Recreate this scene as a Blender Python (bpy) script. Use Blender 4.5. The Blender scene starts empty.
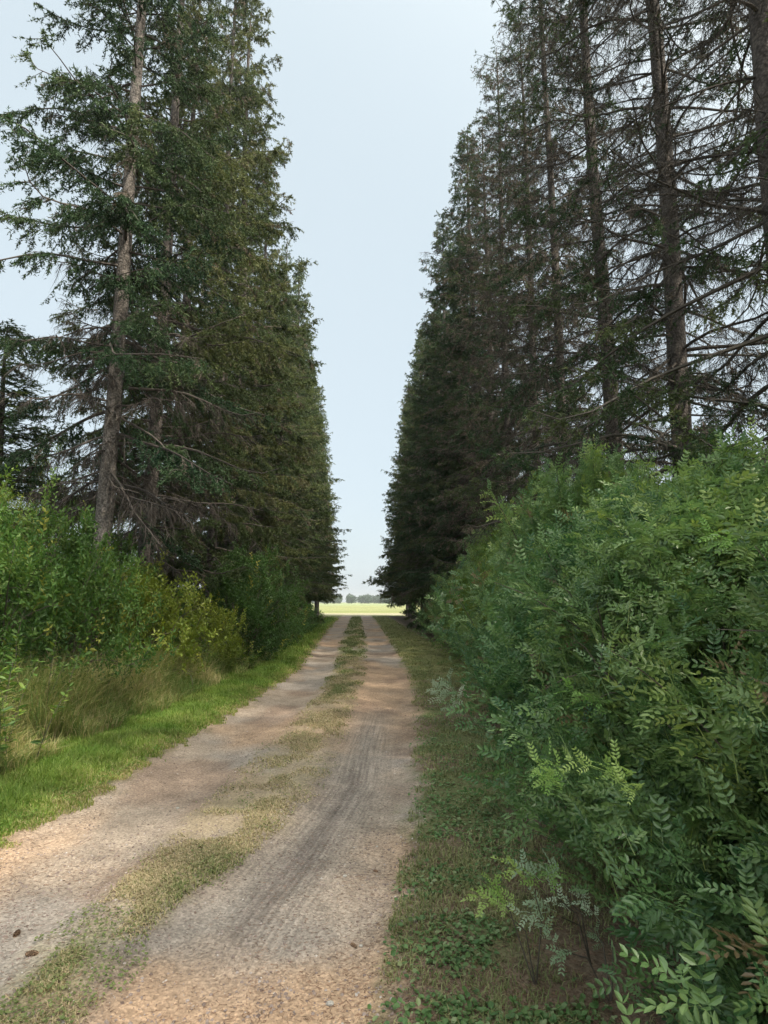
import bpy, math
import numpy as np
from math import radians as R

rng = np.random.default_rng(7)
C = bpy.context.scene.collection
scene = bpy.context.scene

# ------------------------------------------------------------------ camera
FPX = 600.0; CAMH = 1.6; PITCH = math.atan(90.0/FPX)
cam = bpy.data.cameras.new('camera')
cam.sensor_fit = 'HORIZONTAL'; cam.sensor_width = 36; cam.lens = FPX/768*36
cam.clip_start = 0.05; cam.clip_end = 6000
camo = bpy.data.objects.new('camera', cam); C.objects.link(camo)
camo.location = (0, 0, CAMH); camo.rotation_euler = (R(90)+PITCH, 0, 0)
scene.camera = camo

def G(px, py, z=0.0):
    """ground point under a picture point (used only to survey the track)"""
    a = (px-384)/FPX; b = (512-py)/FPX
    dy = math.cos(PITCH) - b*math.sin(PITCH); dz = math.sin(PITCH) + b*math.cos(PITCH)
    t = (z-CAMH)/dz
    return a*t, dy*t

# ------------------------------------------------------------------ numeric helpers
_lat = np.random.default_rng(99).random((256, 256))
def vnoise(x, y, s=1.0, o=0):
    x = np.asarray(x, float)*s + 17.3*o + 1000; y = np.asarray(y, float)*s + 9.1*o + 1000
    xi = np.floor(x).astype(int); yi = np.floor(y).astype(int); fx = x-xi; fy = y-yi
    fx = fx*fx*(3-2*fx); fy = fy*fy*(3-2*fy)
    g = lambda i, j: _lat[i & 255, j & 255]
    return (g(xi, yi)*(1-fx)+g(xi+1, yi)*fx)*(1-fy) + (g(xi, yi+1)*(1-fx)+g(xi+1, yi+1)*fx)*fy
def fbm(x, y, s, o=0, n=3):
    return sum(vnoise(x, y, s*2**k, o+k)*0.5**k for k in range(n))/sum(0.5**k for k in range(n))
def yw(y): return 12*np.log1p(np.maximum(y, -5)/12)
def nrm(v): return v/np.maximum(np.linalg.norm(v, axis=-1, keepdims=True), 1e-9)
def sstep(a, b, x):
    t = np.clip((x-a)/(b-a), 0, 1); return t*t*(3-2*t)

class MB:
    """collects triangles with one float 'tint' per vertex"""
    def __init__(s): s.V = []; s.F = []; s.T = []; s.n = 0
    def add(s, V, F, T=0.5):
        V = np.asarray(V, np.float32).reshape(-1, 3); F = np.asarray(F, np.int32).reshape(-1, 3)
        s.V.append(V); s.F.append(F+s.n); s.T.append(np.broadcast_to(np.asarray(T, np.float32), (len(V),)).copy()); s.n += len(V)
    def mesh(s, name, mat, smooth=False):
        V = np.concatenate(s.V); F = np.concatenate(s.F); T = np.concatenate(s.T)
        me = bpy.data.meshes.new(name)
        me.vertices.add(len(V)); me.vertices.foreach_set('co', V.ravel())
        me.loops.add(F.size); me.loops.foreach_set('vertex_index', F.ravel())
        me.polygons.add(len(F)); me.polygons.foreach_set('loop_start', np.arange(0, F.size, 3, dtype=np.int32))
        me.polygons.foreach_set('use_smooth', np.full(len(F), smooth))
        me.update(calc_edges=True)
        at = me.attributes.new('tint', 'FLOAT', 'POINT'); at.data.foreach_set('value', T)
        me.materials.append(mat)
        return me
    def obj(s, name, mat, parent=None, smooth=False):
        o = bpy.data.objects.new(name, s.mesh(name, mat, smooth)); C.objects.link(o)
        if parent: o.parent = parent
        return o

def tubes(P, Rd, sides=4):
    """P (n,k,3), Rd (n,k) -> V, F"""
    n, k, _ = P.shape
    T = nrm(np.gradient(P, axis=1)); ref = np.tile(np.array([0.13, 0.31, 0.94]), (n, k, 1))
    near = np.abs((T*nrm(ref)).sum(-1)) > 0.9; ref[near] = (1, 0.1, 0)
    A = nrm(np.cross(T, ref)); B = np.cross(T, A)
    ang = np.linspace(0, 2*np.pi, sides, endpoint=False)
    V = P[:, :, None, :] + Rd[:, :, None, None]*(A[:, :, None, :]*np.cos(ang)[None, None, :, None] + B[:, :, None, :]*np.sin(ang)[None, None, :, None])
    idx = np.arange(n*k*sides).reshape(n, k, sides)
    a = idx[:, :-1, :]; b = np.roll(a, -1, 2); c = idx[:, 1:, :]; d = np.roll(c, -1, 2)
    F = np.concatenate([np.stack([a, b, d], -1).reshape(-1, 3), np.stack([a, d, c], -1).reshape(-1, 3)])
    return V.reshape(-1, 3), F
def place(tV, tF, pos, X, Y, Z, sc):
    """copies of a template at many frames"""
    n = len(pos); k = len(tV); sc = np.asarray(sc).reshape(-1, 1, 1)
    V = pos[:, None, :] + sc*(tV[None, :, 0:1]*X[:, None, :] + tV[None, :, 1:2]*Y[:, None, :] + tV[None, :, 2:3]*Z[:, None, :])
    F = tF[None]+(np.arange(n)*k)[:, None, None]
    return V.reshape(-1, 3), F.reshape(-1, 3)
def frames(D, up, g, jit=0.4):
    Y = nrm(D); Z = up + g.normal(0, jit, D.shape); Z = nrm(Z - (Z*Y).sum(-1, keepdims=True)*Y); X = np.cross(Y, Z)
    return X, Y, Z

# ------------------------------------------------------------------ materials
def mat_new(name):
    m = bpy.data.materials.new(name); m.use_nodes = True; nt = m.node_tree; nt.nodes.clear()
    out = nt.nodes.new('ShaderNodeOutputMaterial'); return m, nt, out
def ramp(nt, stops, fac):
    r = nt.nodes.new('ShaderNodeValToRGB'); e = r.color_ramp.elements
    while len(e) < len(stops): e.new(0.5)
    for i, (p, c) in enumerate(stops): e[i].position = p; e[i].color = (*c, 1)
    nt.links.new(fac, r.inputs['Fac']); return r.outputs['Color']
def leaf_mat(name, stops, rough=0.5, trans=0.3, spec=0.4, var=0.25, nscale=1.3):
    m, nt, out = mat_new(name); L = nt.links.new
    at = nt.nodes.new('ShaderNodeAttribute'); at.attribute_name = 'tint'
    col = ramp(nt, stops, at.outputs['Fac'])
    tc = nt.nodes.new('ShaderNodeTexCoord'); no = nt.nodes.new('ShaderNodeTexNoise'); no.inputs['Scale'].default_value = nscale; no.inputs['Detail'].default_value = 2
    L(tc.outputs['Object'], no.inputs['Vector'])
    oi = nt.nodes.new('ShaderNodeObjectInfo')
    hs = nt.nodes.new('ShaderNodeHueSaturation')
    mr = nt.nodes.new('ShaderNodeMapRange'); mr.inputs['From Min'].default_value = 0.3; mr.inputs['From Max'].default_value = 0.7
    mr.inputs['To Min'].default_value = 1-var; mr.inputs['To Max'].default_value = 1+var
    L(no.outputs['Fac'], mr.inputs['Value']); L(mr.outputs['Result'], hs.inputs['Value'])
    mh = nt.nodes.new('ShaderNodeMapRange'); mh.inputs['To Min'].default_value = 0.488; mh.inputs['To Max'].default_value = 0.512
    L(oi.outputs['Random'], mh.inputs['Value']); L(mh.outputs['Result'], hs.inputs['Hue']); L(col, hs.inputs['Color'])
    p = nt.nodes.new('ShaderNodeBsdfPrincipled'); p.inputs['Roughness'].default_value = rough; p.inputs['Specular IOR Level'].default_value = spec
    L(hs.outputs['Color'], p.inputs['Base Color'])
    if trans > 0:
        t = nt.nodes.new('ShaderNodeBsdfTranslucent'); g = nt.nodes.new('ShaderNodeHueSaturation'); g.inputs['Value'].default_value = 1.5; g.inputs['Saturation'].default_value = 1.1
        L(hs.outputs['Color'], g.inputs['Color']); L(g.outputs['Color'], t.inputs['Color'])
        mx = nt.nodes.new('ShaderNodeMixShader'); mx.inputs[0].default_value = trans
        L(p.outputs[0], mx.inputs[1]); L(t.outputs[0], mx.inputs[2]); L(mx.outputs[0], out.inputs['Surface'])
    else: L(p.outputs[0], out.inputs['Surface'])
    return m
def bark_mat(name, c1, c2, scale=14):
    m, nt, out = mat_new(name); L = nt.links.new
    tc = nt.nodes.new('ShaderNodeTexCoord'); mp = nt.nodes.new('ShaderNodeMapping'); mp.inputs['Scale'].default_value = (1, 1, 0.9)
    L(tc.outputs['Object'], mp.inputs['Vector'])
    v = nt.nodes.new('ShaderNodeTexVoronoi'); v.inputs['Scale'].default_value = scale*1.6; L(mp.outputs[0], v.inputs['Vector'])
    n = nt.nodes.new('ShaderNodeTexNoise'); n.inputs['Scale'].default_value = scale*0.35; n.inputs['Detail'].default_value = 6; n.inputs['Roughness'].default_value = 0.7
    L(mp.outputs[0], n.inputs['Vector'])
    mx = nt.nodes.new('ShaderNodeMath'); mx.operation = 'MULTIPLY_ADD'; mx.inputs[1].default_value = -0.45
    L(v.outputs['Distance'], mx.inputs[0]); L(n.outputs['Fac'], mx.inputs[2])
    col = ramp(nt, [(0.1, c1), (0.38, tuple(0.5*(a+b) for a, b in zip(c1, c2))), (0.6, c2)], mx.outputs[0])
    p = nt.nodes.new('ShaderNodeBsdfPrincipled'); p.inputs['Roughness'].default_value = 0.9; L(col, p.inputs['Base Color'])
    b = nt.nodes.new('ShaderNodeBump'); b.inputs['Strength'].default_value = 0.9; b.inputs['Distance'].default_value = 0.02
    L(mx.outputs[0], b.inputs['Height']); L(b.outputs[0], p.inputs['Normal']); L(p.outputs[0], out.inputs['Surface'])
    return m

M = {}
M['bark'] = bark_mat('spruce bark', (0.06, 0.052, 0.045), (0.33, 0.295, 0.265), 20)
M['bark_dark'] = bark_mat('dark spruce bark', (0.045, 0.038, 0.033), (0.20, 0.175, 0.155), 18)
M['limb'] = leaf_mat('spruce limbs', [(0, (0.035, 0.03, 0.026)), (1, (0.13, 0.115, 0.10))], 0.9, 0, 0.2)
M['stem'] = leaf_mat('shrub stems', [(0, (0.06, 0.05, 0.035)), (1, (0.17, 0.15, 0.12))], 0.8, 0, 0.3)
M['needle_l'] = leaf_mat('olive spruce needles', [(0, (0.036, 0.072, 0.030)), (0.45, (0.080, 0.118, 0.042)), (0.8, (0.15, 0.175, 0.062)), (0.9, (0.16, 0.14, 0.09)), (1, (0.19, 0.155, 0.115))], 0.6, 0.15, 0.25)
M['needle_d'] = leaf_mat('dark spruce needles', [(0, (0.028, 0.066, 0.036)), (0.5, (0.064, 0.106, 0.046)), (0.85, (0.125, 0.150, 0.060)), (0.9, (0.155, 0.13, 0.10)), (1, (0.20, 0.17, 0.14))], 0.65, 0.12, 0.2)
M['pinnate'] = leaf_mat('pinnate shrub leaves', [(0, (0.046, 0.120, 0.048)), (0.4, (0.108, 0.20, 0.072)), (0.75, (0.20, 0.30, 0.098)), (0.88, (0.30, 0.38, 0.10)), (0.94, (0.20, 0.17, 0.08)), (1, (0.20, 0.14, 0.08))], 0.36, 0.28, 0.6)
M['shoot'] = leaf_mat('fresh shoot leaves', [(0, (0.19, 0.34, 0.09)), (1, (0.36, 0.50, 0.17))], 0.45, 0.4, 0.4, 0.1)
M['pale'] = leaf_mat('pale sprig leaves', [(0, (0.28, 0.40, 0.24)), (1, (0.50, 0.58, 0.42))], 0.6, 0.3, 0.3, 0.1)
M['pod'] = leaf_mat('seed pods', [(0, (0.22, 0.17, 0.07)), (1, (0.40, 0.26, 0.12))], 0.6, 0.1, 0.3, 0.1)
M['leafg'] = leaf_mat('broad shrub leaves', [(0, (0.045, 0.11, 0.030)), (0.4, (0.09, 0.18, 0.04)), (0.8, (0.18, 0.26, 0.05)), (1, (0.30, 0.30, 0.06))], 0.5, 0.3, 0.4)
M['leafy'] = leaf_mat('yellowing shrub leaves', [(0, (0.13, 0.20, 0.035)), (0.5, (0.22, 0.27, 0.045)), (1, (0.36, 0.36, 0.06))], 0.5, 0.35, 0.4)
M['lawn'] = leaf_mat('lawn grass', [(0, (0.09, 0.17, 0.030)), (0.45, (0.17, 0.27, 0.05)), (0.8, (0.29, 0.34, 0.09)), (1, (0.46, 0.39, 0.20))], 0.5, 0.35, 0.3, 0.25, 2.5)
M['tallgrass'] = leaf_mat('tall grass', [(0, (0.09, 0.17, 0.045)), (0.5, (0.17, 0.26, 0.07)), (0.8, (0.34, 0.34, 0.13)), (1, (0.55, 0.46, 0.27))], 0.55, 0.35, 0.3, 0.2)
M['strip'] = leaf_mat('track strip grass', [(0, (0.11, 0.16, 0.05)), (0.4, (0.20, 0.235, 0.09)), (0.7, (0.37, 0.325, 0.175)), (1, (0.52, 0.43, 0.27))], 0.6, 0.2, 0.3, 0.2)
M['litter'] = leaf_mat('needle litter', [(0, (0.09, 0.06, 0.04)), (1, (0.34, 0.22, 0.14))], 0.8, 0, 0.2)
M['cover'] = leaf_mat('ground cover leaves', [(0, (0.07, 0.15, 0.045)), (0.7, (0.14, 0.24, 0.085)), (1, (0.28, 0.33, 0.17))], 0.5, 0.25, 0.4)
M['gravel'] = leaf_mat('gravel', [(0, (0.16, 0.12, 0.10)), (0.7, (0.34, 0.28, 0.245)), (1, (0.55, 0.51, 0.47))], 0.85, 0, 0.3, 0.1)
M['farwood'] = leaf_mat('far wood', [(0, (0.03, 0.065, 0.035)), (1, (0.06, 0.11, 0.05))], 0.8, 0.1, 0.2)

# ------------------------------------------------------------------ tagging
def tag(o, label=None, cat=None, group=None, kind=None):
    if label: o['label'] = label
    if cat: o['category'] = cat
    if group: o['group'] = group
    if kind: o['kind'] = kind
    return o
def thing(name, loc=(0, 0, 0), rz=0.0, sc=(1, 1, 1)):
    o = bpy.data.objects.new(name, None); C.objects.link(o); o.empty_display_size = 0.3
    o.location = loc; o.rotation_euler = (0, 0, rz); o.scale = sc; return o
def copy_tree(root):
    r = root.copy(); C.objects.link(r)
    for ch in root.children:
        c = ch.copy(); C.objects.link(c); c.parent = r
    return r

# ------------------------------------------------------------------ the survey of the track
tab = np.array([  # picture row: left edge, strip left, strip right, right edge
 (620, 337, 350, 361, 376), (632, 327, 345, 364, 385), (644, 318, 340, 366, 393), (668, 301, 334, 366, 409),
 (688, 272, 322, 359, 416), (715, 231, 300, 349, 419), (749, 171, 262, 333, 420), (780, 122, 232, 321, 421),
 (814, 52, 190, 284, 419), (850, -10, 150, 247, 416), (895, -95, 112, 190, 411), (946, -190, 44, 135, 406),
 (997, -290, -5, 95, 400), (1040, -370, -60, 55, 393)], float)
rows = []
for r in tab:
    d = G(384, r[0])[1]; rows.append((d, *[G(p, r[0])[0] for p in r[1:]]))
rows = np.array(rows)[::-1]
first = rows[0].copy(); s = (rows[0]-rows[2])/(rows[0, 0]-rows[2, 0])
rows = np.vstack([[first - s*(first[0]+4)*0.6 - np.array([first[0]+4-(first[0]+4)*0.6, 0, 0, 0, 0])], rows])
last = rows[-1].copy(); far = last + np.array([30, *([-0.0433*30]*4)]); rows = np.vstack([rows, far])
eL, eML, eMR, eR = [lambda y, k=k: np.interp(y, rows[:, 0], rows[:, k]) for k in (1, 2, 3, 4)]
TRACK_END = 74.0

def ground_z(x, y):
    l, ml, mr, r = eL(y), eML(y), eMR(y), eR(y)
    near = 1-sstep(60, 90, y)
    rut = sstep(l-0.1, l+0.35, x)*(1-sstep(ml-0.25, ml+0.15, x)) + sstep(mr-0.15, mr+0.3, x)*(1-sstep(r-0.3, r+0.15, x))
    z = 0.10*(fbm(x, y, 0.25, 5)-0.5)*sstep(2.5, 6, np.abs(x)) + 0.035*(fbm(x, y, 1.3, 8)-0.5) - 0.05*rut + 0.012*(vnoise(x, y, 9, 3)-0.5)
    z = z + 0.25*sstep(0.9, 3.5, l-x)*0.5
    return z*near

# ------------------------------------------------------------------ ground sheet
def axis(fine_lo, fine_hi, step, lo, hi, grow):
    a = list(np.arange(fine_lo, fine_hi+1e-6, step)); s_ = step
    while a[-1] < hi: s_ *= grow; a.append(a[-1]+s_)
    s_ = step; b = [a[0]]
    while b[-1] > lo: s_ *= grow; b.append(b[-1]-s_)
    return np.array(b[::-1][:-1]+a)
xs = axis(-4.2, 3.0, 0.03, -1800, 1800, 1.07)
ys = [1.5]
st = 0.028
while ys[-1] < 3200: ys.append(ys[-1]+st); st = max(0.028, 0.009*ys[-1])
b = [1.5]; st = 0.05
while b[-1] > -60: b.append(b[-1]-st); st *= 1.12
ys = np.array(b[::-1][:-1]+ys)
X, Y = np.meshgrid(xs, ys)
Z = ground_z(X, Y)
nx, ny = len(xs), len(ys)
l, ml, mr, r = eL(Y), eML(Y), eMR(Y), eR(Y)
jit = (fbm(X, Y, 2.2, 11)-0.5)*0.24 + (fbm(X, Y, 9, 4)-0.5)*0.34
on_track = sstep(l-0.12, l+0.12, X+jit)*(1-sstep(r-0.16, r+0.12, X+jit))*(1-sstep(TRACK_END-1, TRACK_END+1, Y))
wob = (fbm(X, Y, 1.1, 21)-0.5)*0.12 + (fbm(X, Y, 8, 14)-0.5)*0.34
strip = sstep(ml-0.12, ml+0.18, X+wob)*(1-sstep(mr-0.18, mr+0.12, X+wob))
def mixc(a, b, t): return a*(1-t[..., None]) + np.asarray(b)*t[..., None]
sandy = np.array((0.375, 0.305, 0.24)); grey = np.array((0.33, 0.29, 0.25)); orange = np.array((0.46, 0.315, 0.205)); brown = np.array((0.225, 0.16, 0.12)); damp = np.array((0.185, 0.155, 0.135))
col = np.zeros((*X.shape, 3)) + sandy
col = mixc(col, grey, sstep(0.42, 0.62, fbm(X, Y, 0.9, 31)))
col = mixc(col, orange, sstep(0.50, 0.68, fbm(X, Y*0.6, 0.8, 41))*0.75)
col = mixc(col, brown, sstep(0.50, 0.72, fbm(X, Y*0.7, 1.7, 45, 4))*0.65)
col = col*(0.82+0.36*fbm(X, Y, 5.5, 47, 3))[..., None]
# sunlit patch painted into the near track colour, together with dry needle drifts
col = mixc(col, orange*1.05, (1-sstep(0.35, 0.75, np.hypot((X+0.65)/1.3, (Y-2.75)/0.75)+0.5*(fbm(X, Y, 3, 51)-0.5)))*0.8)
# worn tyre lane of grey fines in the right rut, following the wheel line
lane = mr*0.62+r*0.38 - 0.02
lat = (X-lane)
tyre = np.exp(-(lat/0.30)**2)*(1-sstep(7.5, 10.5, Y))*sstep(2.6, 3.4, Y)
col = mixc(col, grey*0.92, tyre*0.9)
streak = vnoise(lat*26, Y*0.5, 1, 61)*0.5+vnoise(lat*60, Y*0.8, 1, 71)*0.5
darkband = np.exp(-((lat+0.02)/0.10)**2)*(1-sstep(5.5, 7.5, Y))*sstep(2.9, 3.6, Y)
col = mixc(col, damp, darkband*0.85*sstep(0.2, 0.7, streak)); col = col*(1+0.20*(streak-0.5)*tyre)[..., None]
edgedark = np.exp(-((X-mr+0.02)/0.10)**2)*(1-sstep(6, 9, Y))
col = mixc(col, damp, edgedark*0.55)
# strip down the middle : earth under dry clippings and green tufts
dry = np.array((0.33, 0.265, 0.17)); green = np.array((0.15, 0.19, 0.07))
gs = sstep(0.25, 0.75, fbm(X, yw(Y), 1.6, 81)*0.7+0.3*sstep(8, 26, Y))
col = mixc(col, mixc(np.zeros_like(col)+dry, green, gs), strip*0.7*sstep(.22, .5, fbm(X, yw(Y), 2.6, 83)+.12))
# off the track
vr = np.zeros_like(col)+np.array((0.20, 0.15, 0.105))
vr = mixc(vr, (0.15, 0.17, 0.075), sstep(0.45, 0.6, fbm(X, Y, 1.4, 91)))
vr = mixc(vr, (0.20, 0.22, 0.08), sstep(9, 16, Y)*0.8*(1-sstep(1.2, 2.0, X-r)))
vl = np.zeros_like(col)+np.array((0.10, 0.16, 0.035)); vl = mixc(vl, (0.20, 0.165, 0.10), np.maximum(1-sstep(0.0, 0.22, l-X), sstep(1.2, 1.7, l-X))); vl = mixc(vl, (0.19, 0.165, 0.10), sstep(14, 20, Y)*0.7)
off = np.where((X > (l+r)/2)[..., None], vr, vl)
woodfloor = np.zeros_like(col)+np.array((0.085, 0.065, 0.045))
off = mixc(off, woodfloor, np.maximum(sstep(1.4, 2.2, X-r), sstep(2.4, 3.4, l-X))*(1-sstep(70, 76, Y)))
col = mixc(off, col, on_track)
col = mixc(col, (0.24, 0.26, 0.10), sstep(68, 73, Y)*(1-on_track))
col = mixc(col, (0.31, 0.29, 0.19), sstep(73.5, 74.5, Y)*(1-sstep(86, 92, Y)))           # mown headland / gravel crossing
col = mixc(col, (0.20, 0.22, 0.085), sstep(92, 96, Y))
col = mixc(col, (0.235, 0.25, 0.11), sstep(104, 116, Y))
col = mixc(col, (0.25, 0.29, 0.14), sstep(230, 330, Y))
fv = 0.85+0.3*fbm(X, Y, 0.05, 101); col = col*np.where(Y > 92, fv, 1)[..., None]

def ground_material(name):
    m, nt, out = mat_new(name); L = nt.links.new
    at = nt.nodes.new('ShaderNodeAttribute'); at.attribute_name = 'base'
    tc = nt.nodes.new('ShaderNodeTexCoord')
    def noise(sc, det=3):
        n = nt.nodes.new('ShaderNodeTexNoise'); n.inputs['Scale'].default_value = sc; n.inputs['Detail'].default_value = det; n.inputs['Roughness'].default_value = 0.65
        L(tc.outputs['Object'], n.inputs['Vector']); return n.outputs['Fac']
    a = noise(70, 6); b = noise(5, 5); v = nt.nodes.new('ShaderNodeTexVoronoi'); v.inputs['Scale'].default_value = 75; L(tc.outputs['Object'], v.inputs['Vector'])
    s1 = nt.nodes.new('ShaderNodeMapRange'); s1.inputs['From Min'].default_value = 0.3; s1.inputs['From Max'].default_value = 0.7; s1.inputs['To Min'].default_value = 0.70; s1.inputs['To Max'].default_value = 1.26; L(a, s1.inputs['Value'])
    s2 = nt.nodes.new('ShaderNodeMapRange'); s2.inputs['From Min'].default_value = 0.3; s2.inputs['From Max'].default_value = 0.7; s2.inputs['To Min'].default_value = 0.85; s2.inputs['To Max'].default_value = 1.15; L(b, s2.inputs['Value'])
    mu = nt.nodes.new('ShaderNodeMath'); mu.operation = 'MULTIPLY'; L(s1.outputs[0], mu.inputs[0]); L(s2.outputs[0], mu.inputs[1])
    vm = nt.nodes.new('ShaderNodeVectorMath'); vm.operation = 'SCALE'; L(at.outputs['Color'], vm.inputs[0]); L(mu.outputs[0], vm.inputs['Scale'])
    # fine tread lines pressed along the wheel lane
    la = nt.nodes.new('ShaderNodeAttribute'); la.attribute_name = 'lat'; ty = nt.nodes.new('ShaderNodeAttribute'); ty.attribute_name = 'tyre'
    sx = nt.nodes.new('ShaderNodeSeparateXYZ'); L(tc.outputs['Object'], sx.inputs[0]); cb = nt.nodes.new('ShaderNodeCombineXYZ')
    m1_ = nt.nodes.new('ShaderNodeMath'); m1_.operation = 'MULTIPLY'; m1_.inputs[1].default_value = 42; L(la.outputs['Fac'], m1_.inputs[0]); m2_ = nt.nodes.new('ShaderNodeMath'); m2_.operation = 'MULTIPLY'; m2_.inputs[1].default_value = .9; L(sx.outputs['Y'], m2_.inputs[0])
    L(m1_.outputs[0], cb.inputs['X']); L(m2_.outputs[0], cb.inputs['Y']); tn_ = nt.nodes.new('ShaderNodeTexNoise'); tn_.inputs['Scale'].default_value = 1; tn_.inputs['Detail'].default_value = 3; L(cb.outputs[0], tn_.inputs['Vector'])
    tr_ = nt.nodes.new('ShaderNodeMapRange'); tr_.inputs['From Min'].default_value = .35; tr_.inputs['From Max'].default_value = .65; tr_.inputs['To Min'].default_value = -.30; tr_.inputs['To Max'].default_value = .16; L(tn_.outputs['Fac'], tr_.inputs['Value'])
    tm_ = nt.nodes.new('ShaderNodeMath'); tm_.operation = 'MULTIPLY_ADD'; tm_.inputs[2].default_value = 1; L(tr_.outputs[0], tm_.inputs[0]); L(ty.outputs['Fac'], tm_.inputs[1])
    m3_ = nt.nodes.new('ShaderNodeMath'); m3_.operation = 'MULTIPLY'; L(mu.outputs[0], m3_.inputs[0]); L(tm_.outputs[0], m3_.inputs[1]); L(m3_.outputs[0], vm.inputs['Scale'])
    # scattered pale and dark grains
    sp = nt.nodes.new('ShaderNodeSeparateColor'); L(v.outputs['Color'], sp.inputs[0])
    mr_ = nt.nodes.new('ShaderNodeMapRange'); mr_.inputs['From Min'].default_value = 0; mr_.inputs['From Max'].default_value = 1; mr_.inputs['To Min'].default_value = 0.76; mr_.inputs['To Max'].default_value = 1.26; L(sp.outputs[0], mr_.inputs['Value'])
    vm2 = nt.nodes.new('ShaderNodeVectorMath'); vm2.operation = 'SCALE'; L(vm.outputs[0], vm2.inputs[0]); L(mr_.outputs[0], vm2.inputs['Scale'])
    p = nt.nodes.new('ShaderNodeBsdfPrincipled'); p.inputs['Roughness'].default_value = 0.95; p.inputs['Specular IOR Level'].default_value = 0.15
    L(vm2.outputs[0], p.inputs['Base Color'])
    bu = nt.nodes.new('ShaderNodeBump'); bu.inputs['Strength'].default_value = 0.45; bu.inputs['Distance'].default_value = 0.006
    ad = nt.nodes.new('ShaderNodeMath'); L(a, ad.inputs[0]); L(v.outputs['Distance'], ad.inputs[1]); L(ad.outputs[0], bu.inputs['Height']); L(bu.outputs[0], p.inputs['Normal'])
    L(p.outputs[0], out.inputs['Surface']); return m
idx = np.arange(nx*ny).reshape(ny, nx)
quads = np.stack([idx[:-1, :-1], idx[:-1, 1:], idx[1:, 1:], idx[1:, :-1]], -1).reshape(-1, 4)
P3 = np.stack([X, Y, Z], -1).reshape(-1, 3); colf = col.reshape(-1, 3)
ft = (on_track.reshape(-1)[quads].mean(1) > 0.5)
gm = ground_material('earth and grass ground')
def sheet(name, q):
    u, inv = np.unique(q.ravel(), return_inverse=True); F = inv.reshape(-1, 4).astype(np.int32)
    me = bpy.data.meshes.new(name); me.vertices.add(len(u)); me.vertices.foreach_set('co', P3[u].astype(np.float32).ravel())
    me.loops.add(F.size); me.loops.foreach_set('vertex_index', F.ravel()); me.polygons.add(len(F))
    me.polygons.foreach_set('loop_start', np.arange(0, F.size, 4, dtype=np.int32)); me.polygons.foreach_set('use_smooth', np.ones(len(F), bool)); me.update(calc_edges=True)
    for nm_, ar in (('lat', lat), ('tyre', tyre)): a_ = me.attributes.new(nm_, 'FLOAT', 'POINT'); a_.data.foreach_set('value', ar.reshape(-1)[u].astype(np.float32))
    ca = me.attributes.new('base', 'FLOAT_COLOR', 'POINT'); ca.data.foreach_set('color', np.c_[np.clip(colf[u], 0, 1), np.ones(len(u))].astype(np.float32).ravel())
    me.materials.append(gm); o = bpy.data.objects.new(name, me); C.objects.link(o); o['kind'] = 'structure'; return o
sheet('ground', quads[~ft]); sheet('dirt_track', quads[ft])

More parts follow.
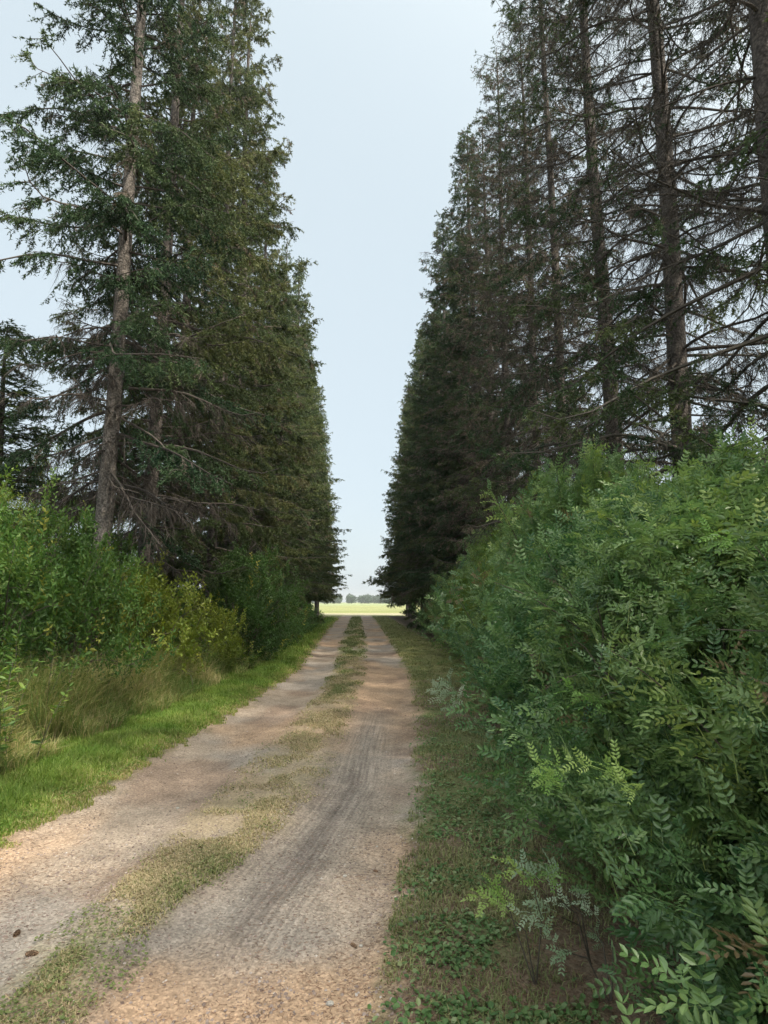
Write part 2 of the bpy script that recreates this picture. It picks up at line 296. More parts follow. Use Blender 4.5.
# ------------------------------------------------------------------ spruces
def spruce_meshes(seed, H, Rmax, base=1.2, live=0.25, pdead=lambda t: 0.0*t, dens=1.0, m=8, nl=0.05, nw=0.015, droop=0.25, brown=0.1,
                  mat='needle_l', bark='bark', trunk_r=0.2, lean=0.0, fine=1.0, shape=0.75, tuft=1.0, tintb=0.0, ev=0.14, limb=1.0, twigs=1.0, nb=1.0):
    g = np.random.default_rng(seed)
    # trunk
    k = 40; zz = np.linspace(-0.15, H, k); w = g.normal(0, 1, 2)
    cx = lean*zz/H + 0.05*np.sin(zz*0.35+w[0]); cy = 0.05*np.sin(zz*0.3+w[1])
    TP = np.stack([cx, cy, zz], -1); rr = trunk_r*(1-zz/H)**0.8*(1+0.35*np.exp(-np.maximum(zz, 0)/0.5))+0.012
    tb = MB(); V, F = tubes(TP[None], rr[None], 14)
    V = V + nrm(np.c_[V[:, :2], np.zeros(len(V))])*((vnoise(V[:, 0]*7+V[:, 2]*0.9, V[:, 1]*7+V[:, 2]*2.2, 1, seed)-0.5)*0.03*trunk_r/0.2)[:, None]
    tb.add(V, F)
    ctr = lambda z: np.stack([np.interp(z, zz, cx), np.interp(z, zz, cy), z], -1)
    # limbs
    n = int((H-base)*11*nb); z = base + (H-0.25-base)*np.sort(g.random(n))**1.0; t = z/H
    L_ = Rmax*np.clip(1-t, 0.0, 1)**shape*np.minimum(1, 0.80+t*1.6)*g.uniform(0.62, 1.12, n)*np.where(g.random(n) < 0.07, 1.38, 1)+0.12
    L_ = np.minimum(L_, 1.3+0.6*z)
    dead = g.random(n) < pdead(t)
    L_[dead] *= g.uniform(0.45, 1.0, dead.sum())
    az = np.arange(n)*2.39996+g.normal(0, 0.35, n)
    e0 = np.interp(t, [0, 0.35, 0.7, 1], [-0.12, 0.02, 0.3, 0.95])+g.normal(0, ev, n)
    K = 9; s = np.linspace(0, 1, K)[None]; bend = g.normal(0, ev*1.5, n)[:, None]*s**2
    hd = (az[:, None]+bend+0.05*np.sin(s*9+az[:, None]))
    rad = L_[:, None]*s*np.cos(e0*0.7)[:, None]
    dz = L_[:, None]*(np.sin(e0)[:, None]*s - droop*(s**1.6)*(1-t[:, None]) + 0.20*s**4*(1-t[:, None]*0.6)) + (0.02+0.15*ev)*L_[:, None]*np.sin(s*7+az[:, None]*3)*s
    P = ctr(z)[:, None, :] + np.stack([np.cos(hd)*rad, np.sin(hd)*rad, dz], -1)
    r0 = limb*np.clip(0.007+0.0095*L_, 0.007, 0.045)*np.interp(t, [0, 1], [1.15, 0.6])
    lb = MB(); V, F = tubes(P, r0[:, None]*(1-s*0.85)+0.002, 5 if fine > 0.9 else 3)
    lb.add(V, F, np.repeat(g.uniform(0.2, 1, n), V.shape[0]//n))
    # secondaries
    sp = 0.125/dens/ fine
    n2 = np.maximum(3, (L_/sp).astype(int)); own = np.repeat(np.arange(n), n2); N = len(own)
    ss = 0.10+0.90*g.random(N)**0.85
    fi = ss*(K-1); i0 = np.minimum(fi.astype(int), K-2); fr = (fi-i0)[:, None]
    p0 = P[own, i0]*(1-fr)+P[own, i0+1]*fr; tg = nrm(P[own, i0+1]-P[own, i0])
    side = nrm(np.cross(tg, np.array([0, 0, 1.0])))*np.where(g.random(N) < 0.5, 1, -1)[:, None]
    D = nrm(tg*g.uniform(0.45, 1.0, N)[:, None]+side*g.uniform(0.4, 1.0, N)[:, None]+np.array([0, 0, 1])*g.normal(-0.22, 0.25, N)[:, None])
    l2 = (0.14+0.42*(1-ss)*np.minimum(L_[own], 3.2)*0.45+0.10)*g.uniform(0.6, 1.3, N)
    hang = droop*1.1*l2[:, None]*np.array([0, 0, -1.0])
    mid = p0+D*l2[:, None]*0.5+hang*0.2; end = p0+D*l2[:, None]+hang*g.uniform(0.3, 1.1, N)[:, None]
    P2 = np.stack([p0, mid, end], 1)
    V, F = tubes(P2, np.broadcast_to(np.array([0.006, 0.0045, 0.002])*(1 if fine > 0.9 else 1.3), (N, 3)), 3); lb.add(V, F, np.repeat(g.uniform(0, 0.8, N), V.shape[0]//N))
    # liveness
    patch = vnoise(np.cos(az[own])*1.7+z[own]*0.45, np.sin(az[own])*1.7+z[own]*0.3, 1.2, seed)
    alive = (~dead[own]) & (ss > live*g.uniform(0.6, 1.3, N)) & (patch < tuft)
    # tertiaries
    n3 = np.maximum(2, (l2/(0.062/dens)*np.where(alive, 1, twigs)).astype(int)); o3 = np.repeat(np.arange(N), n3); Q = len(o3)
    u = g.random(Q)[:, None]
    b0 = p0[o3]*(1-u)**2+2*u*(1-u)*mid[o3]+u*u*end[o3]
    D3 = nrm(nrm(end-p0)[o3]*0.8+g.normal(0, 0.55, (Q, 3))+np.array([0, 0, -droop*1.3])); l3 = g.uniform(0.06, 0.19, Q)*(1/fine if fine < 1 else 1)
    al3 = alive[o3]
    # bare fine twigs as thin blades
    bare = (~al3) | (g.random(Q) < 0.06); bb = b0[bare]; dd = nrm(D3[bare]+[0, 0, -0.35*(twigs-1)])*(l3[bare]*(1.35+0.3*(twigs-1)))[:, None]; sd = nrm(np.cross(D3[bare], g.normal(0, 1, (bare.sum(), 3))))*0.0032
    Vt = np.stack([bb-sd, bb+sd, bb+dd], 1); lb.add(Vt.reshape(-1, 3), np.arange(len(bb)*3).reshape(-1, 3), np.repeat(g.uniform(0, 1, len(bb)), 3))
    # needles
    fb = MB(); q = np.repeat(np.where(al3)[0], m); NN = len(q)
    uu = g.random(NN)[:, None]; base_p = b0[q]+D3[q]*l3[q][:, None]*uu
    nd = nrm(D3[q]*0.7+g.normal(0, 0.6, (NN, 3))+np.array([0, 0, 0.12]))
    sd = nrm(np.cross(nd, g.normal(0, 1, (NN, 3))))*(nw*0.5*g.uniform(0.7, 1.3, NN))[:, None]
    ln = nd*(nl*g.uniform(0.6, 1.35, NN))[:, None]
    Vn = np.stack([base_p-sd, base_p+sd, base_p+ln], 1)
    tl = g.random(n)[own]*0.50+0.22*g.random(N)+0.22*ss**2+tintb; tl = np.where(g.random(N) < brown*(1.6-ss), 0.95, np.clip(tl, 0, 0.85))
    fb.add(Vn.reshape(-1, 3), np.arange(NN*3).reshape(-1, 3), np.repeat(tl[o3[q]], 3))
    return tb.mesh('trunk', M[bark], True), lb.mesh('branches', M['limb']), fb.mesh('foliage', M[mat])
def tree_from(meshes, name='spruce_tree'):
    rt = thing(name)
    for nm, me in zip(('trunk', 'branches', 'crown'), meshes):
        o = bpy.data.objects.new(nm, me); C.objects.link(o); o.parent = rt
    return rt
def setup(rt, x, y, rz, sc, label, group, tilt=0.0):
    rt.location = (x, y, float(ground_z(np.array(x), np.array(y)))-0.03); rt.rotation_euler = (0, tilt, rz); rt.scale = (sc[0], sc[0], sc[1])
    return tag(rt, label, 'tree', group)
axx = lambda d: -0.0433*d
dead_hi = lambda a, b, lo, hi: (lambda t: np.interp(t, [a, b], [lo, hi]))
# near left pair
setup(tree_from(spruce_meshes(11, ev=0.22, limb=0.9, twigs=1.5, H=25, Rmax=3.05, base=3.0, live=0.15, pdead=dead_hi(0.14, 0.36, 0.8, 0.05), tuft=0.95, m=9, nl=0.05, nw=0.021, droop=0.5, brown=0.03, trunk_r=0.145, lean=0.35, dens=1.9, nb=0.85, mat='needle_d', tintb=0.0)),
      -5.0, 10.4, 0.4, (1, 1), 'nearest spruce on the left, pale grey knobby trunk bare below and thin crown', 'spruces in the left row')
setup(tree_from(spruce_meshes(12, ev=0.22, limb=0.9, twigs=1.5, H=25, Rmax=3.05, base=3.0, live=0.2, pdead=dead_hi(0.14, 0.42, 0.7, 0.1), tuft=0.9, m=9, nl=0.055, nw=0.021, dens=1.7, nb=0.85, droop=0.5, brown=0.03, trunk_r=0.17, lean=0.2, mat='needle_l', bark='bark_dark')),
      -5.35, 13.5, 1.4, (1, 1), 'second spruce of the left row, darker trunk just behind the pale knobby one', 'spruces in the left row')
dA = tree_from(spruce_meshes(21, nb=0.72, ev=0.2, H=26, Rmax=3.7, base=1.3, live=0.05, pdead=dead_hi(0.03, 0.22, 0.4, 0.0), dens=1.6, m=11, droop=0.5, brown=0.05, nl=0.07, nw=0.024, bark='bark_dark', tintb=0.12))
dB = tree_from(spruce_meshes(22, nb=0.66, ev=0.2, H=26, Rmax=3.6, base=1.0, live=0.05, pdead=dead_hi(0.03, 0.2, 0.5, 0.0), dens=1.55, m=11, droop=0.45, brown=0.07, nl=0.07, nw=0.024, bark='bark_dark', tintb=0.05))
fA = tree_from(spruce_meshes(23, 26, 3.6, base=2.4, live=0.1, pdead=dead_hi(0.02, 0.12, 0.4, 0.0), dens=1.05, fine=0.7, m=9, droop=0.35, brown=0.06, nl=0.11, nw=0.045, bark='bark_dark'))
# right, thin ones
rA = tree_from(spruce_meshes(31, ev=0.30, limb=0.85, twigs=2.2, H=25, Rmax=3.8, base=2.0, live=0.35, pdead=dead_hi(0.15, 0.9, 0.60, 0.3), tuft=0.60, dens=1.3, nl=0.052, nw=0.021, m=9, droop=0.28, brown=0.12, mat='needle_d', bark='bark_dark', trunk_r=0.21, shape=0.5))
rB = tree_from(spruce_meshes(32, ev=0.30, limb=0.85, twigs=2.2, H=26, Rmax=3.7, base=2.0, live=0.35, pdead=dead_hi(0.15, 0.9, 0.65, 0.2), tuft=0.62, dens=1.3, nl=0.052, nw=0.021, m=9, droop=0.30, brown=0.15, mat='needle_d', bark='bark_dark', trunk_r=0.20, shape=0.55))
rC = tree_from(spruce_meshes(33, ev=0.24, limb=0.7, twigs=2.0, H=26, Rmax=3.6, base=1.5, live=0.12, pdead=dead_hi(0.1, 0.6, 0.45, 0.08), tuft=0.85, dens=1.25, nl=0.06, nw=0.02, m=10, droop=0.36, brown=0.45, mat='needle_d', bark='bark_dark', trunk_r=0.18, shape=0.65))
rD = tree_from(spruce_meshes(34, nb=0.8, ev=0.2, twigs=1.0, H=26, Rmax=3.8, base=1.0, live=0.05, pdead=dead_hi(0.03, 0.3, 0.35, 0.0), tuft=1, dens=1.6, m=11, droop=0.42, brown=0.14, nl=0.07, nw=0.024, mat='needle_d', bark='bark_dark'))
fB = tree_from(spruce_meshes(35, 26, 3.8, base=2.4, live=0.1, pdead=dead_hi(0.02, 0.12, 0.4, 0.0), dens=1.05, fine=0.7, m=9, droop=0.32, brown=0.04, nl=0.11, nw=0.045, mat='needle_l', tintb=-0.05, bark='bark_dark'))
used = set()
def inst(proto):
    if proto.name in used: return copy_tree(proto)
    used.add(proto.name); return proto
ordn = ['', 'nearest', 'second', 'third', 'fourth', 'fifth', 'sixth', 'seventh', 'eighth', 'ninth', 'tenth', 'eleventh', 'twelfth', 'thirteenth', 'fourteenth', 'fifteenth',
        'sixteenth', 'seventeenth', 'eighteenth', 'nineteenth', 'twentieth', 'twenty-first', 'twenty-second', 'twenty-third']
g = np.random.default_rng(5)
dl = list(np.arange(16.6, 71, 3.0)); NL = len(dl)+2
for i, d in enumerate(dl):
    pr = (dA, dB)[i % 2] if d < 40 else fA
    if i == NL-3: lab = 'last spruce at the far end of the left row, beside the open field'
    else: lab = '%s spruce of the left row counted from the camera, %s' % (ordn[i+3], ('dense olive crown' if i < 6 else 'far dark crown'))
    setup(inst(pr), axx(d)-4.75+g.normal(0, 0.3), d+g.normal(0, 0.35), g.uniform(0, 6.28), (g.uniform(0.78, 1.2), g.uniform(0.78, 1.08)), lab, 'spruces in the left row')
dr = [7.5, 10.3, 13.3]+list(np.arange(16.2, 71, 3.0))
rl = ['nearest spruce on the right, dark trunk at the top right edge with long bare limbs', 'second spruce of the right row, thick dark trunk rising above the shrubs with sparse tufts',
      'third spruce of the right row, slim trunk with mostly dead twigs', 'fourth spruce of the right row, brownish crown full of dead twigs']
for i, d in enumerate(dr):
    pr = rA if i in (0, 2) else rB if i in (1, 4) else rC if i in (3, 5, 6) else rD if d < 42 else fB
    if i < 4: lab = rl[i]
    elif i == len(dr)-1: lab = 'last spruce at the far end of the right row beside the open field'
    else: lab = '%s spruce of the right row counted from the camera, %s' % (ordn[i+1], 'brown twiggy crown' if i < 8 else 'far dark crown')
    near = i < 3
    setup(inst(pr), axx(d)+5.75+(0 if near else g.normal(0, 0.15)), d+(0 if near else g.normal(0, 0.2)), g.uniform(0, 6.28), ((g.uniform(0.97, 1.03) if near else g.uniform(0.84, 1.2)), (g.uniform(0.97, 1.03) if near else g.uniform(0.84, 1.08))), lab, 'spruces in the right row')
# the row goes on beside and behind the camera on the right; only its shadows show
for i, d in enumerate((4.3, 0.8, -3.2)):
    setup(inst((rB, rC)[i % 2]), 6.1, d, 1.3*i+0.7, (1, 1), ['spruce of the right row just outside the picture, shading the hedge', 'spruce of the right row level with the camera, outside the picture',
          'spruce of the right row just behind the camera', 'spruce of the right row well behind the camera'][i], 'spruces in the right row')
# darker tree further left
setup(inst(fA), -9.6, 14.5, 2.2, (0.85, 0.33), 'short dark young spruce at the left edge behind the shrubs', None)

# ------------------------------------------------------------------ leaves and shrubs
def leaf_t(l, w, hexa=True, fold=0.18):
    if hexa:
        V = np.array([(0, 0, 0), (-w*.42, l*.28, fold*w), (-w*.46, l*.66, fold*w), (0, l, 0), (w*.46, l*.66, fold*w), (w*.42, l*.28, fold*w)])
        F = np.array([(0, 1, 2), (0, 2, 3), (0, 3, 4), (0, 4, 5)])
    else:
        V = np.array([(0, 0, 0), (-w*.5, l*.5, fold*w), (0, l, 0), (w*.5, l*.5, fold*w)]); F = np.array([(0, 1, 2), (0, 2, 3)])
    return V, F
def pinnate_t(g, hexa=True, pairs=5, ll=0.030, lw=0.014, rach=0.10):
    V = []; F = []; n = 0
    for k in range(pairs):
        yy = rach*(0.22+0.78*k/(pairs-1))
        for sd in (-1, 1):
            a = sd*(R(62)-R(5)*k)+g.normal(0, 0.12); lv, lf = leaf_t(ll*g.uniform(.85, 1.15), lw, hexa)
            lv = lv.copy(); roll = g.normal(0, 0.3)
            x, y, z = lv.T; z2 = z*np.cos(roll)+x*np.sin(roll); x2 = x*np.cos(roll)-z*np.sin(roll)
            xx = x2*np.cos(a)+y*np.sin(a); y2 = -x2*np.sin(a)+y*np.cos(a)
            V.append(np.c_[xx, y2+yy, z2-0.4*(yy**2)/rach-0.15*y]); F.append(lf+n); n += len(lv)
    V.append(np.array([(-.0008, 0, 0), (.0008, 0, 0), (0, rach, -0.4*rach)])); F.append(np.array([(n, n+1, n+2)]))
    return np.concatenate(V), np.concatenate(F)
TOFF = {}
def toff(tV): return TOFF[len(tV), round(float(tV[0, 0]), 5)]
def spray_t(g, leaf, nleaf, length):
    """a twig along +Y with leaves in a loose spiral"""
    V = []; F = []; n = 0; OFF = []
    for k in range(nleaf):
        yy = length*(0.12+0.88*(k+0.5*g.random())/nleaf); az = k*2.4+g.normal(0, .4); el = R(38)+g.normal(0, .2)
        lv, lf = leaf(g); D = np.array([np.cos(az)*np.cos(el), np.sin(el), np.sin(az)*np.cos(el)*0.8])[None]
        X_, Y_, Z_ = frames(D, np.array([0, 0.25, 1.0]), g, 0.25)
        v, f = place(lv, lf, np.array([[0, yy, 0]]), X_, Y_, Z_, [g.uniform(.75, 1.15)])
        V.append(v); F.append(f+n); n += len(v); OFF.append(np.full(len(v), g.normal(0, .13)))
    V.append(np.array([(-.002, 0, 0), (.002, 0, 0), (0, length, 0), (0, 0, .003)])); F.append(np.array([(n, n+1, n+2), (n, n+3, n+2)])); OFF.append(np.full(4, .3))
    tV = np.concatenate(V); TOFF[len(tV), round(float(tV[0, 0]), 5)] = np.concatenate(OFF)
    return tV, np.concatenate(F)
tg_ = np.random.default_rng(77)
SP = {}
SP['pin_hi'] = [spray_t(tg_, lambda g: pinnate_t(g, True, 5, .035, .0165, .115), 7, 0.26) for _ in range(5)]
SP['pin_lo'] = [spray_t(tg_, lambda g: pinnate_t(g, False, 4, 0.042, 0.022, .12), 6, 0.26) for _ in range(5)]
SP['pin_far'] = [spray_t(tg_, lambda g: leaf_t(0.09, 0.045, False), 9, 0.26) for _ in range(4)]
SP['broad'] = [spray_t(tg_, lambda g: leaf_t(0.06, 0.028, True), 10, 0.28) for _ in range(5)]
SP['broad_lo'] = [spray_t(tg_, lambda g: leaf_t(0.075, 0.036, False), 9, 0.28) for _ in range(4)]
SP['narrow'] = [spray_t(tg_, lambda g: leaf_t(0.075, 0.014, False), 14, 0.32) for _ in range(4)]

def shrub_meshes(seed, Rr, H, nspray, kind, mat, tint=(0.2, 0.8), lump=0.35, up=0.5, brownp=0.03, sc=(0.8, 1.2), tall=1.0):
    g = np.random.default_rng(seed)
    def surf(n, depth):
        az = g.uniform(0, 2*np.pi, n); h = g.random(n)**0.8
        lum = 1+lump*(2*vnoise(np.cos(az)*1.6+h*2.3, np.sin(az)*1.6-h*1.7, 1.3, seed % 50)-1)+0.30*(2*vnoise(np.cos(az)*5+h*7, np.sin(az)*5+h*4, 1.3, seed % 50+3)-1)
        prof = (0.72+0.42*np.sin(np.pi*np.minimum(h*0.9+0.08, 1)))*np.sqrt(np.maximum(1-h**3.2, 0.0))
        rad = Rr*prof*lum*depth; topn = 1+0.20*(2*vnoise(np.cos(az)*rad*1.3, np.sin(az)*rad*1.3, 1.2, seed % 40+9)-1)
        P = np.stack([np.cos(az)*rad, np.sin(az)*rad, 0.06+H*h*topn*(0.55+0.45*np.clip(depth, 0, 1))], -1)
        out_ = np.stack([np.cos(az)*(1-h**2), np.sin(az)*(1-h**2), up*0.5+h], -1); return P, nrm(out_), h
    depth = np.where(g.random(nspray) < 0.68, g.uniform(0.76, 1.06, nspray), g.uniform(0.3, 0.85, nspray))
    P, O, h = surf(nspray, depth)
    D = nrm(O+np.array([0, 0, up])+g.normal(0, 0.5, P.shape))
    no = 34; Po, Oo, ho_ = surf(no, np.full(no, 0.9)); Do = nrm(Oo+np.array([0, 0, 0.5])+g.normal(0, 0.3, (no, 3))); lo = g.uniform(0.25, 0.75, no)*min(1, Rr*0.8); q = np.linspace(0.1, 1, 7)
    Pa = (Po[:, None]+Do[:, None]*(lo[:, None]*q)[:, :, None]+np.array([0, 0, -0.22])*(lo[:, None]*q**2)[:, :, None]); arch = Pa
    P = np.concatenate([P, Pa.reshape(-1, 3)+g.normal(0, .02, (no*7, 3))]); O = np.concatenate([O, np.repeat(Oo, 7, 0)]); h = np.concatenate([h, np.repeat(ho_, 7)])
    D = np.concatenate([D, nrm(np.repeat(Do, 7, 0)+g.normal(0, .55, (no*7, 3)))]); nspray = len(P)
    hol = vnoise(P[:, 0]*2.4+P[:, 2]*1.9+3, P[:, 1]*2.4-P[:, 2]*1.6, 1, seed % 17)
    push = np.where(hol < .38, .72, 1.0)[:, None]; P[:, :2] *= push; P[:, 2:] = P[:, 2:]*(.4+.6*push)
    X_, Y_, Z_ = frames(D, O*0.6+np.array([0, 0, 1.3]), g, 0.3)
    fb = MB(); pick = g.integers(0, len(SP[kind]), nspray); big = vnoise(P[:, 0]*2+P[:, 2]*1.3, P[:, 1]*2+P[:, 2]*0.7, 1, seed % 30)
    tn = tint[0]+(tint[1]-tint[0])*np.clip(0.45*big+0.35*g.random(nspray)+0.3*h, 0, 1); tn = np.where(g.random(nspray) < brownp, 0.97, np.minimum(tn, 0.88))
    for k in range(len(SP[kind])):
        s_ = pick == k; tV, tF = SP[kind][k]
        V, F = place(tV, tF, P[s_]-D[s_]*0.13, X_[s_], Y_[s_], Z_[s_], g.uniform(sc[0], sc[1], s_.sum()))
        tt = (tn[s_][:, None]+toff(tV)[None]*(tn[s_][:, None] < .9)).ravel(); fb.add(V, F, np.where((tt > .88) & (np.repeat(tn[s_], len(tV)) < .9), .88, np.clip(tt, 0, 1)))
    # stems
    ns = 26; Pe, Oe, he = surf(ns, np.full(ns, 0.86)); b0 = np.c_[g.normal(0, 0.16*Rr, (ns, 2)), np.full(ns, -0.05)]
    s = np.linspace(0, 1, 7)[None, :, None]; mid = b0*0.5+Pe*0.5+np.c_[-(Pe-b0)[:, :2]*0.22, np.full(ns, 0.18*H)]
    PP = b0[:, None]*(1-s)**2+2*s*(1-s)*mid[:, None]+s**2*Pe[:, None]
    sb = MB(); V, F = tubes(PP, np.linspace(0.017, 0.004, 7)[None]*g.uniform(.6, 1.2, (ns, 1)), 5); sb.add(V, F, np.repeat(g.random(ns), len(V)//ns))
    V, F = tubes(np.concatenate([Po[:, None], arch], 1), np.broadcast_to(np.linspace(.006, .002, 8), (no, 8)), 4); sb.add(V, F, .5)
    n2 = 150; o = g.integers(0, ns, n2); u = g.integers(2, 7, n2); q0 = PP[o, u]; q1 = q0+nrm(g.normal(0, 1, (n2, 3))+nrm(q0-[0, 0, H*.3])*1.2)*g.uniform(.25, .6, n2)[:, None]*Rr*0.6
    V, F = tubes(np.stack([q0, (q0+q1)/2+[0, 0, .03], q1], 1), np.broadcast_to([0.005, 0.004, 0.002], (n2, 3)), 3); sb.add(V, F, 0.5)
    return (sb.mesh('stems', M['stem'], True), fb.mesh('foliage', M[mat])), surf
def shrub_from(meshes, name):
    rt = thing(name)
    for nm, me in zip(('stems', 'foliage'), meshes): o = bpy.data.objects.new(nm, me); C.objects.link(o); o.parent = rt
    return rt
def put(rt, x, y, rz, sc, label, cat='shrub', group=None):
    rt.location = (x, y, float(ground_z(np.array(x), np.array(y)))-0.02); rt.rotation_euler = (0, 0, rz); rt.scale = sc; return tag(rt, label, cat, group)

HG = 'shrubs forming the right hedge'
m1, s1 = shrub_meshes(101, 1.15, 2.5, 2300, 'pin_hi', 'pinnate', (0.0, 0.8), 0.45, brownp=.012)
m2, s2 = shrub_meshes(102, 1.25, 2.6, 2300, 'pin_hi', 'pinnate', (0.05, 0.85), 0.5, brownp=.015)
m3, s3 = shrub_meshes(103, 1.35, 3.0, 2300, 'pin_lo', 'pinnate', (0.1, 0.95), 0.5)
m4, s4 = shrub_meshes(104, 1.35, 3.0, 2100, 'pin_lo', 'leafg', (0.1, 0.8), 0.55, brownp=0.03)
m5, s5 = shrub_meshes(105, 1.4, 3.0, 2100, 'pin_far', 'pinnate', (0.2, 1.0), 0.35)
A1 = shrub_from(m1, 'pinnate_shrub'); A2 = shrub_from(m2, 'pinnate_shrub'); A3 = shrub_from(m3, 'pinnate_shrub'); A4 = shrub_from(m4, 'pinnate_shrub'); A5 = shrub_from(m5, 'pinnate_shrub')
hedge = [ # proto, x, y, rz, sxy, sz, label
 (A1, 2.02, 1.70, 0.5, .88, .78, 'nearest dark green feathery shrub filling the bottom right corner, with hanging pods'),
 (A2, 1.98, 3.25, 1.9, .92, .80, 'dark hedge shrub with two lime green tips reaching over the verge'),
 (A1, 2.35, 5.0, 3.2, 1.08, 1.0, 'blue green hedge shrub behind the one with lime tips, low leafy skirt'),
 (A2, 2.5, 6.9, 4.4, 1.0, 1.10, 'tall hedge shrub below the second bare spruce trunk, rusty pods near its top'),
 (A3, 2.8, 8.9, 0.2, 1.0, 1.12, 'tall hedge shrub with a pale lime spray halfway up its face'),
 (A4, 3.0, 11.2, 2.4, 1.0, 1.12, 'hedge shrub with a pointed light green top beside brown dead spruce limbs'),
 (A3, 3.05, 13.6, 3.3, 1.0, 1.08, 'mid green hedge shrub just past the pointed one'),
 (A4, 3.1, 16.2, 5.1, 1.0, 1.03, 'hedge shrub bulging low towards the dappled part of the track'),
 (A3, 3.2, 19.0, 1.1, 1.0, .98, 'yellowish green hedge shrub midway along the right row'),
 (A5, 3.3, 22.0, 0.3, 1.0, .93, 'rounded green hedge shrub past the midway yellowish one'),
 (A5, 3.4, 25.5, 2.0, 1.0, .88, 'small hedge shrub where the right hedge starts to dip'),
 (A5, 3.5, 29.5, 3.7, 1.0, .82, 'low light green hedge shrub under the dark spruces'),
 (A5, 3.6, 34.0, 4.9, 1.0, .72, 'low hedge shrub second from the far end of the hedge'),
 (A5, 3.7, 39.0, 1.5, .9, .6, 'last low bush at the far end of the right hedge'),
 (A3, 4.6, 6.2, 2.8, 1.1, 1.12, 'back row shrub behind the hedge at the right picture edge'),
 (A4, 4.9, 8.9, 4.0, 1.1, 1.18, 'back row shrub in front of the nearest thick dark trunk'),
 (A3, 4.8, 11.8, 5.5, 1.1, 1.12, 'back row shrub at the foot of the second and third right trunks'),
 (A4, 4.0, 4.0, 1.0, 1.0, .92, 'shaded shrub behind the nearest ones at the right edge'),
]
roots = []
for pr, x, y, rz, sxy, sz, lab in hedge:
    o = inst(pr); put(o, x, y, rz, (sxy, sxy, sz), lab, 'shrub', HG); roots.append(o)

def extra(root, name, mat, world_pts, kind, n, spread, sc, seed, label=None, up=0.6, tint=(0, 1)):
    """sprays of another look added to one shrub as a part, at world points"""
    g = np.random.default_rng(seed); b = MB()
    for (x, y, z) in world_pts:
        P = np.array([x, y, z])+g.normal(0, spread, (n, 3)); D = nrm(g.normal(0, .5, (n, 3))+np.array([-0.7, -0.3, up])); X_, Y_, Z_ = frames(D, np.array([-.3, -.3, 1.0]), g, .3)
        for i in range(n):
            tV, tF = SP[kind][g.integers(len(SP[kind]))]; V, F = place(tV, tF, P[i:i+1], X_[i:i+1], Y_[i:i+1], Z_[i:i+1], [g.uniform(*sc)]); b.add(V, F, g.uniform(*tint))
    st_ = np.cumsum([0]+[len(v) for v in b.V])[:-1]; b.F.append(np.array([(st_[k], st_[k]+1, st_[k+1]) for k in range(len(st_)-1)], np.int32))   # the twig that joins the sprays
    Mw = np.array((__import__('mathutils').Matrix.LocRotScale(root.location, root.rotation_euler, root.scale)).inverted())
    for i, V in enumerate(b.V): b.V[i] = (V@Mw[:3, :3].T+Mw[:3, 3]).astype(np.float32)
    o = b.obj(name, M[mat], root)
    if label: o['label'] = label
    return o
def at(px, py, d):
    a = (px-384)/FPX; bb = (512-py)/FPX; dy = math.cos(PITCH)-bb*math.sin(PITCH); dz = math.sin(PITCH)+bb*math.cos(PITCH); t = d/dy
    return (a*t, d, CAMH+dz*t)
extra(roots[1], 'shoot', 'shoot', [at(568, 790, 2.45)], 'pin_hi', 4, .035, (.4, .6), 1, 'lime green new shoot')
extra(roots[1], 'shoot', 'shoot', [at(635, 790, 2.1)], 'pin_hi', 4, .04, (.35, .5), 2, 'lime green new shoot')
extra(roots[2], 'shoot', 'shoot', [at(612, 700, 2.9)], 'pin_hi', 3, .03, (.5, .7), 3, 'lime green new shoot')
extra(roots[4], 'shoot', 'shoot', [at(580, 565, 5.8)], 'pin_hi', 5, .1, (.8, 1.1), 4, 'lime green new shoot')
extra(roots[3], 'shoot', 'shoot', [at(748, 548, 2.5)], 'pin_hi', 3, .05, (.5, .7), 5, 'lime green new shoot')
def pods(root, surf, picks, n, seed, L=0.045):
    """one hanging cluster per pick (azimuth in the world, height) on the shrub's surface"""
    g = np.random.default_rng(seed); rz = root.rotation_euler[2]
    P, O, h = surf(6000, np.full(6000, 1.0)); az = np.arctan2(P[:, 1], P[:, 0])+rz
    for (wa, hh) in picks:
        k = int(np.argmin(np.abs(np.angle(np.exp(1j*(az-wa))))*1.5+np.abs(P[:, 2]*root.scale[2]-hh))); c = P[k]+O[k]*.04; b = MB()
        Q = c+g.normal(0, 1, (n, 3))*[.045, .045, .03]; E = Q+np.c_[g.normal(0, .008, (n, 2)), -g.uniform(.7, 1.1, n)*L]
        V, F = tubes(np.stack([Q, Q*.7+E*.3, Q*.3+E*.7, E], 1), np.broadcast_to([.0008, .0024, .0024, .0006], (n, 4)), 4); b.add(V, F, np.repeat(g.random(n), len(V)//n)); kk = len(V)//n; i_ = np.arange(n-1)*kk; b.F.append(np.stack([i_, i_+1, i_+kk], -1).astype(np.int32))
        b.obj('pod_cluster', M['pod'], root)
pods(roots[0], s1, [(3.9, .95), (4.3, 1.2), (4.6, .9)], 6, 8)
pods(roots[1], s2, [(4.2, .95), (4.4, 1.35)], 6, 10)
pods(roots[3], s2, [(4.0, 2.5), (4.3, 2.2), (4.5, 2.25)], 22, 9, .07)

